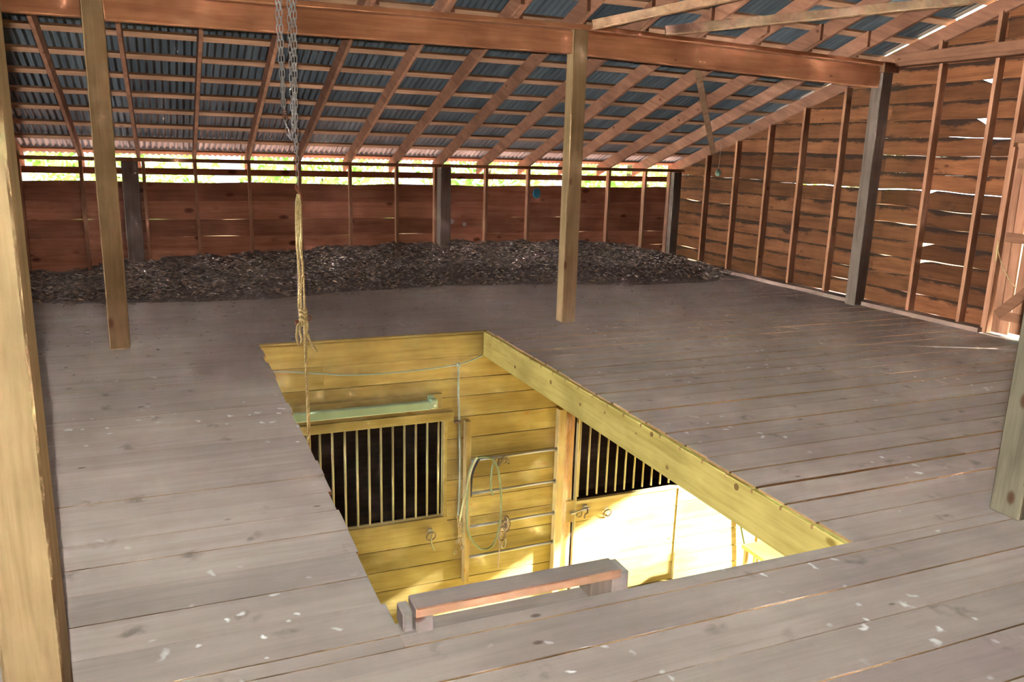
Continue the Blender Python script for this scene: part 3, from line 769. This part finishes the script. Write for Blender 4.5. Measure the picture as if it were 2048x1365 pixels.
lt_ = empty('door_latch', (1.0, -.05, -1.96), 'metal bolt latch on a small pine block at the stall door edge', 'latch')
obj('latch_block', bm_box(.90, 1.005, -.095, -.075, -2.07, -1.83, .004), PINEZ, lt_)
obj('latch_plate', bm_box(.965, 1.03, -.105, -.094, -1.985, -1.945, .003), GALV, lt_)
obj('latch_bolt', bm_tube([(.955, -.112, -1.962), (1.20, -.07, -1.955)], .009, 8), GALV, lt_, True)
obj('latch_plate', bm_box(1.13, 1.18, -.065, -.034, -1.99, -1.925, .003), GALV, lt_)
obj('latch_handle', bm_tube(spline([(1.165, -.08, -1.955), (1.16, -.10, -1.99), (1.135, -.095, -2.01), (1.135, -.09, -2.055)], 5), .008, 6), DARKM, lt_, True)
obj('hasp_ring', bm_tube([(1.085+.03*math.sin(t), -.06, -2.01+.035*math.cos(t)) for t in [j*math.pi/7 for j in range(12)]], .006, 6), DARKM, lt_, True)
# shelf and pipe at the far right of the hatch view
tag(obj('water_pipe', bm_tube(spline([(3.19, -.03, -2.2), (3.22, -.03, -2.46), (3.31, -.05, -2.80), (3.36, -.06, -3.05)], 6), .014, 8), HOSE, smooth=True), 'dark green pipe running down the sunlit planks beside the wooden bench', 'pipe')
bn = empty('bench', (3.4, -.4, -3.05), 'small pale wooden bench standing against the sunlit stall front', 'bench')
obj('bench_top', bm_box(2.93, 3.33, -1.2, -.42, -2.54, -2.50, .004), PINEY, bn)
for (bx, by) in ((2.96, -.47), (3.27, -.47), (2.96, -1.15), (3.27, -1.15)): obj('leg', bm_box(bx, bx+.04, by, by+.04, -3.05, -2.54, .003), PINEZ, bn)
obj('back_post', bm_box(3.14, 3.19, -.42, -.38, -3.05, -2.28, .003), PINEZ, bn)

# ================================================================== HATCH LADDER HEAD
ldr = empty('hatch_ladder', (-1.57, -4.49, -3.05), 'dusty wooden ladder head with a raised plank step at the near edge of the hatch', 'ladder')
obj('ledge_board', bm_box(-2.028, -1.287, -4.526, -4.448, -.036, .0, .004), [STEPW], ldr)
obj('block', bm_box(-1.975, -1.912, -4.541, -4.445, .001, .061, .005), STEPW, ldr)
obj('block', bm_box(-2.016, -1.978, -4.520, -4.430, .001, .072, .005), STEPW, ldr)
obj('block', bm_box(-1.282, -1.190, -4.530, -4.430, -.03, .060, .005), GPOST, ldr)
obj('block', bm_box(-1.188, -1.118, -4.530, -4.425, -.03, .080, .006), STEPW, ldr)
# plank step with lighter front edge
o = obj('step_plank', bm_box(-1.976, -1.160, -4.543, -4.440, .062, .098, .004), [STEPW, STEPE], ldr)
for p in o.data.polygons:
    if p.normal.y < -.5: p.material_index = 1
for x in (-1.985, -1.165): obj('stringer', bm_box(x-.02, x+.02, -4.545, -4.46, -3.05, -.04, .004), PINEY, ldr)
for i in range(8): obj('rung', bm_box(-1.965, -1.185, -4.54, -4.47, -.40-.33*i, -.365-.33*i, .003), PINE, ldr)

# ================================================================== CHAIN AND ROPE
def chain_bm(pts, bm=None, pitch=.040, r=.0026, wd=.0085):
    bm = bm or bmesh.new(); P = resample([Vector(p) for p in pts], pitch)
    for i, (a, b) in enumerate(zip(P, P[1:])):
        t = (b-a).normalized(); s = Vector((1, 0, 0)); s = (s-t*s.dot(t)).normalized(); n = t.cross(s)
        if i % 2: s = n
        s = (s*math.cos(.5)+t.cross(s)*math.sin(.5)).normalized()
        c = (a+b)/2; h = pitch*.5-wd*.35
        loop = [c+t*h*(1 if math.sin(q) > 0 else -1)*(1 if abs(math.sin(q)) > .1 else 0)+t*wd*.8*math.sin(q)+s*wd*math.cos(q) for q in [2*math.pi*j/10+.314 for j in range(10)]]
        bm_tube(loop, r, 5, True, bm)
    return bm
CY = -2.0
ch = empty('hoist_chain', (-1.95, CY, 3.45), 'long steel hoist chain hanging in front of the beam over the hatch', 'chain')
obj('chain_strand', chain_bm([(-1.940, CY, 3.5), (-1.945, CY, 2.43), (-1.955, CY+.01, 1.80), (-1.960, CY, 1.415)]), GALV, ch, True)
obj('chain_strand', chain_bm([(-1.955, CY+.03, 3.5), (-1.958, CY+.03, 2.43), (-1.962, CY+.03, 1.72)]), GALV, ch, True)
obj('chain_strand', chain_bm([(-1.972, CY+.05, 2.60), (-1.974, CY+.04, 1.9), (-1.968, CY+.02, 1.66), (-1.962, CY+.01, 1.60)]), GALV, ch, True)
obj('chain_strand', chain_bm(spline([(-2.025, CY, 2.46), (-2.022, CY, 2.1), (-2.022, CY, 1.85), (-2.016, CY, 1.77), (-2.004, CY, 1.70), (-1.993, CY, 1.672), (-1.983, CY, 1.70), (-1.972, CY, 1.80), (-1.968, CY, 1.95)], 6)), GALV, ch, True)
obj('chain_strand', chain_bm([(-2.035, CY+.03, 2.62), (-2.040, CY+.03, 2.35), (-2.030, CY+.03, 2.05), (-2.027, CY+.02, 1.84)]), GALV, ch, True)
obj('chain_hook', bm_tube([(-2.025, CY, 2.46), (-2.025, CY, 3.5)], .004, 6), RUST, ch)
for i in range(4):
    obj('wire_tie', bm_tube([(-2.022+.012*math.cos(t)+R(-.003, .003), CY+.012*math.sin(t), 1.80+.012*i) for t in [j*math.pi/4 for j in range(8)]], .003, 5, True), RUST, ch)
obj('hook', bm_tube(spline([(-1.962, CY, 1.43), (-1.972, CY, 1.405), (-1.962, CY-.005, 1.385), (-1.945, CY, 1.36), (-1.952, CY, 1.33)], 5), .006, 6), RUST, ch, True)
hr = obj('hoist_beam', bm_bar((-2.0, -2.6, 3.44), (-2.0, -1.4, 3.44), .04, .09), BRACE); tag(hr, 'short timber carrying the hoist chain under the roof', 'beam')

def RP(px, z, y=CY): return Vector((px, y, z))
rp_ = empty('pull_rope', (-1.955, CY, 1.34), 'yellow doubled pull rope knotted under the chain and trailing into the hatch', 'rope')
obj('strap', bm_bar((-1.966, CY+.012, 1.325), (-1.967, CY+.012, .62), .022, .006, (0, 1, 0), .001), STRAP, rp_)
obj('rope_strand', bm_rope([RP(-1.957, 1.365), RP(-1.947, 1.30), RP(-1.950, 1.05), RP(-1.943, .85), RP(-1.940, .60)], .007), ROPE, rp_, True)
obj('rope_strand', bm_rope(spline([RP(-1.960, 1.365), RP(-1.970, 1.30), RP(-1.975, 1.1), RP(-1.965, .86), RP(-1.975, .70), RP(-1.962, .60), RP(-1.958, .56)], 6), .0085), ROPE, rp_, True)
obj('rope_strand', bm_rope(spline([RP(-1.958, 1.365), RP(-1.962, 1.30), RP(-1.960, 1.1), RP(-1.945, .92), RP(-1.962, .78), RP(-1.958, .60)], 6), .008), ROPE, rp_, True)
for z in (.665, .64, .61):                                          # wraps of the knot
    obj('knot_wrap', bm_tube([(-1.952+.020*math.cos(t), CY+.018*math.sin(t), z+.008*math.sin(t*2)) for t in [j*math.pi/6 for j in range(12)]], .009, 6, True), ROPE, rp_, True)
obj('rope_loop', bm_rope(spline([RP(-1.955, .60), RP(-1.985, .575), RP(-1.992, .535), RP(-1.994, .495), RP(-1.985, .455), RP(-1.972, .452), RP(-1.965, .49), RP(-1.975, .535), RP(-1.968, .585)], 8), .008), ROPE, rp_, True)
obj('rope_loop', bm_rope(spline([RP(-1.950, .62), RP(-1.932, .60), RP(-1.928, .555), RP(-1.940, .515), RP(-1.950, .53)], 8), .0075), ROPE, rp_, True)
obj('rope_tail', bm_rope(spline([RP(-1.935, .535), RP(-1.918, .48), RP(-1.895, .435), RP(-1.872, .395)], 8), .0085), ROPE, rp_, True)
obj('rope_strand', bm_rope(spline([RP(-1.945, .62), RP(-1.943, .45), RP(-1.940, .1), RP(-1.938, -.3), RP(-1.936, -.9)], 8), .0105), ROPE, rp_, True)
sh = empty('rusty_shackle', (-1.955, CY-.01, .60), 'rusty iron ring and pin caught in the rope knot', 'ring')
obj('iron_ring', bm_tube([(-1.918+.014*math.cos(t), CY+.012, .612+.015*math.sin(t)) for t in [j*math.pi/6 for j in range(12)]], .004, 6, True), RUST, sh, True)
obj('pin', bm_bar((-2.0, CY+.02, .585), (-1.945, CY+.02, .60), .02, .022), RUST, sh)

# ================================================================== SMALL THINGS ON THE WALLS
bt = bm_tube([(2.39, 4.157, 1.045), (2.39, 4.135, 1.045)], .075, 20); 
for v in bt.verts: v.co.x = 2.39+(v.co.x-2.39)*.75
tag(obj('blue_disc', bt, BLUE, smooth=False), 'flat oval blue plastic disc fixed to the back wall boards', 'disc')
for (x, z, r_, lb) in ((1.08, .64, .035, 'round pale chalky patch on the back wall just right of the grey wall post'), (1.27, .60, .03, 'fainter pale patch on the back wall, right of the round one')):
    bm = bm_tube([(x, 4.162, z), (x, 4.158, z)], r_, 12); tag(obj('pale_patch', bm, WHITE), lb, 'patch')
hb_ = empty('hanging_bulb', (4.70, 2.92, 1.75), 'small greenish glass bulb hanging on a thread by the right gable wall', 'bulb')
obj('thread', bm_tube([(4.70, 2.92, 1.83), (4.70, 2.925, 1.6), (4.69, 2.92, 1.47)], .0016, 5), STRAP, hb_)
bm = bmesh.new(); bmesh.ops.create_uvsphere(bm, u_segments=14, v_segments=10, radius=.042)
for v in bm.verts: v.co = Vector((v.co.x, v.co.y, v.co.z*1.15 if v.co.z < 0 else v.co.z*1.25))+Vector((4.69, 2.92, 1.42))
obj('glass', bm, TEAL, hb_, True)
obj('socket', bm_tube([(4.69, 2.92, 1.455), (4.69, 2.92, 1.485)], .016, 8), DARKM, hb_, True)
tw = empty('twine', (4.80, -1.47, .95), 'yellow twine loop tied to the gable door and hanging slack', 'twine')
obj('twine_cord', bm_tube(spline([(4.815, -1.46, .93), (4.81, -1.475, .84), (4.80, -1.55, .70), (4.80, -1.66, .56), (4.82, -1.72, .50)], 6), .005, 6), ROPE, tw, True)
obj('twine_end', bm_tube(spline([(4.815, -1.46, .93), (4.81, -1.462, .84), (4.815, -1.47, .73)], 6), .007, 6), ROPE, tw, True)

# ================================================================== OUTSIDE
def tree(x, y, h, r, label):
    t = empty('tree', (x, y, -3.1), label, 'tree')
    obj('trunk', bm_tube([(x, y, -3.1), (x+.1, y, -3.1+h*.5)], .22, 8), GPOST, t, True)
    V, Fc = [], []
    rr = random.Random(int(x*7+y*3))
    for i in range(2600 if h < 15 else 9000):
        a, b = rr.uniform(0, 6.28), rr.uniform(-1, 1); q = rr.uniform(.55, 1)
        c = Vector((x+r*q*math.cos(a)*math.sqrt(1-b*b), y+r*q*math.sin(a)*math.sqrt(1-b*b), -3.1+(h*.55+h*.45*b*q if h < 15 else h-r*.95+r*.95*b*q))); s = rr.uniform(.12, .28)*(1 if h < 15 else 1.7)
        u = Vector((rr.uniform(-1, 1), rr.uniform(-1, 1), rr.uniform(-1, 1))).normalized(); v = u.orthogonal().normalized()
        k = len(V); V += [tuple(c+u*s-t.location), tuple(c+v*s*.5-t.location), tuple(c-u*s-t.location), tuple(c-v*s*.5-t.location)]; Fc.append((k, k+1, k+2, k+3))
    me = bpy.data.meshes.new('crown'); me.from_pydata(V, [], Fc); me.materials.append(FOL)
    o = bpy.data.objects.new('crown', me); col.objects.link(o); o.parent = t; o['kind'] = 'stuff'
for i, (x, y, h, r) in enumerate([(-11, 24, 7, 3.2), (-4, 25, 7.5, 3.2), (3, 25, 7, 3.2), (10, 26, 8, 3.3), (17, 26, 9, 3.4), (23, 34, 13, 4.4), (28.5, 24, 14, 4.6), (31, 13, 13, 4.3), (25, -10.3, 22.4, 5.0), (29, -1.5, 23.4, 4.8)]):  # the last two are added out of view to keep sun off the gable
    pl = ['far left behind the back wall slots', 'left of centre behind the back wall slots', 'centre behind the back wall slots', 'right of centre behind the back wall slots', 'beyond the far right barn corner', 'beyond the rake of the right gable', 'outside the right gable near its middle post', 'outside the right gable by the loft door', 'outside, tallest, added unseen to shade the loft door', 'outside, second tallest, added unseen to shade the gable wall'][i]
    tree(x, y, h, r, 'sunlit green tree '+pl)
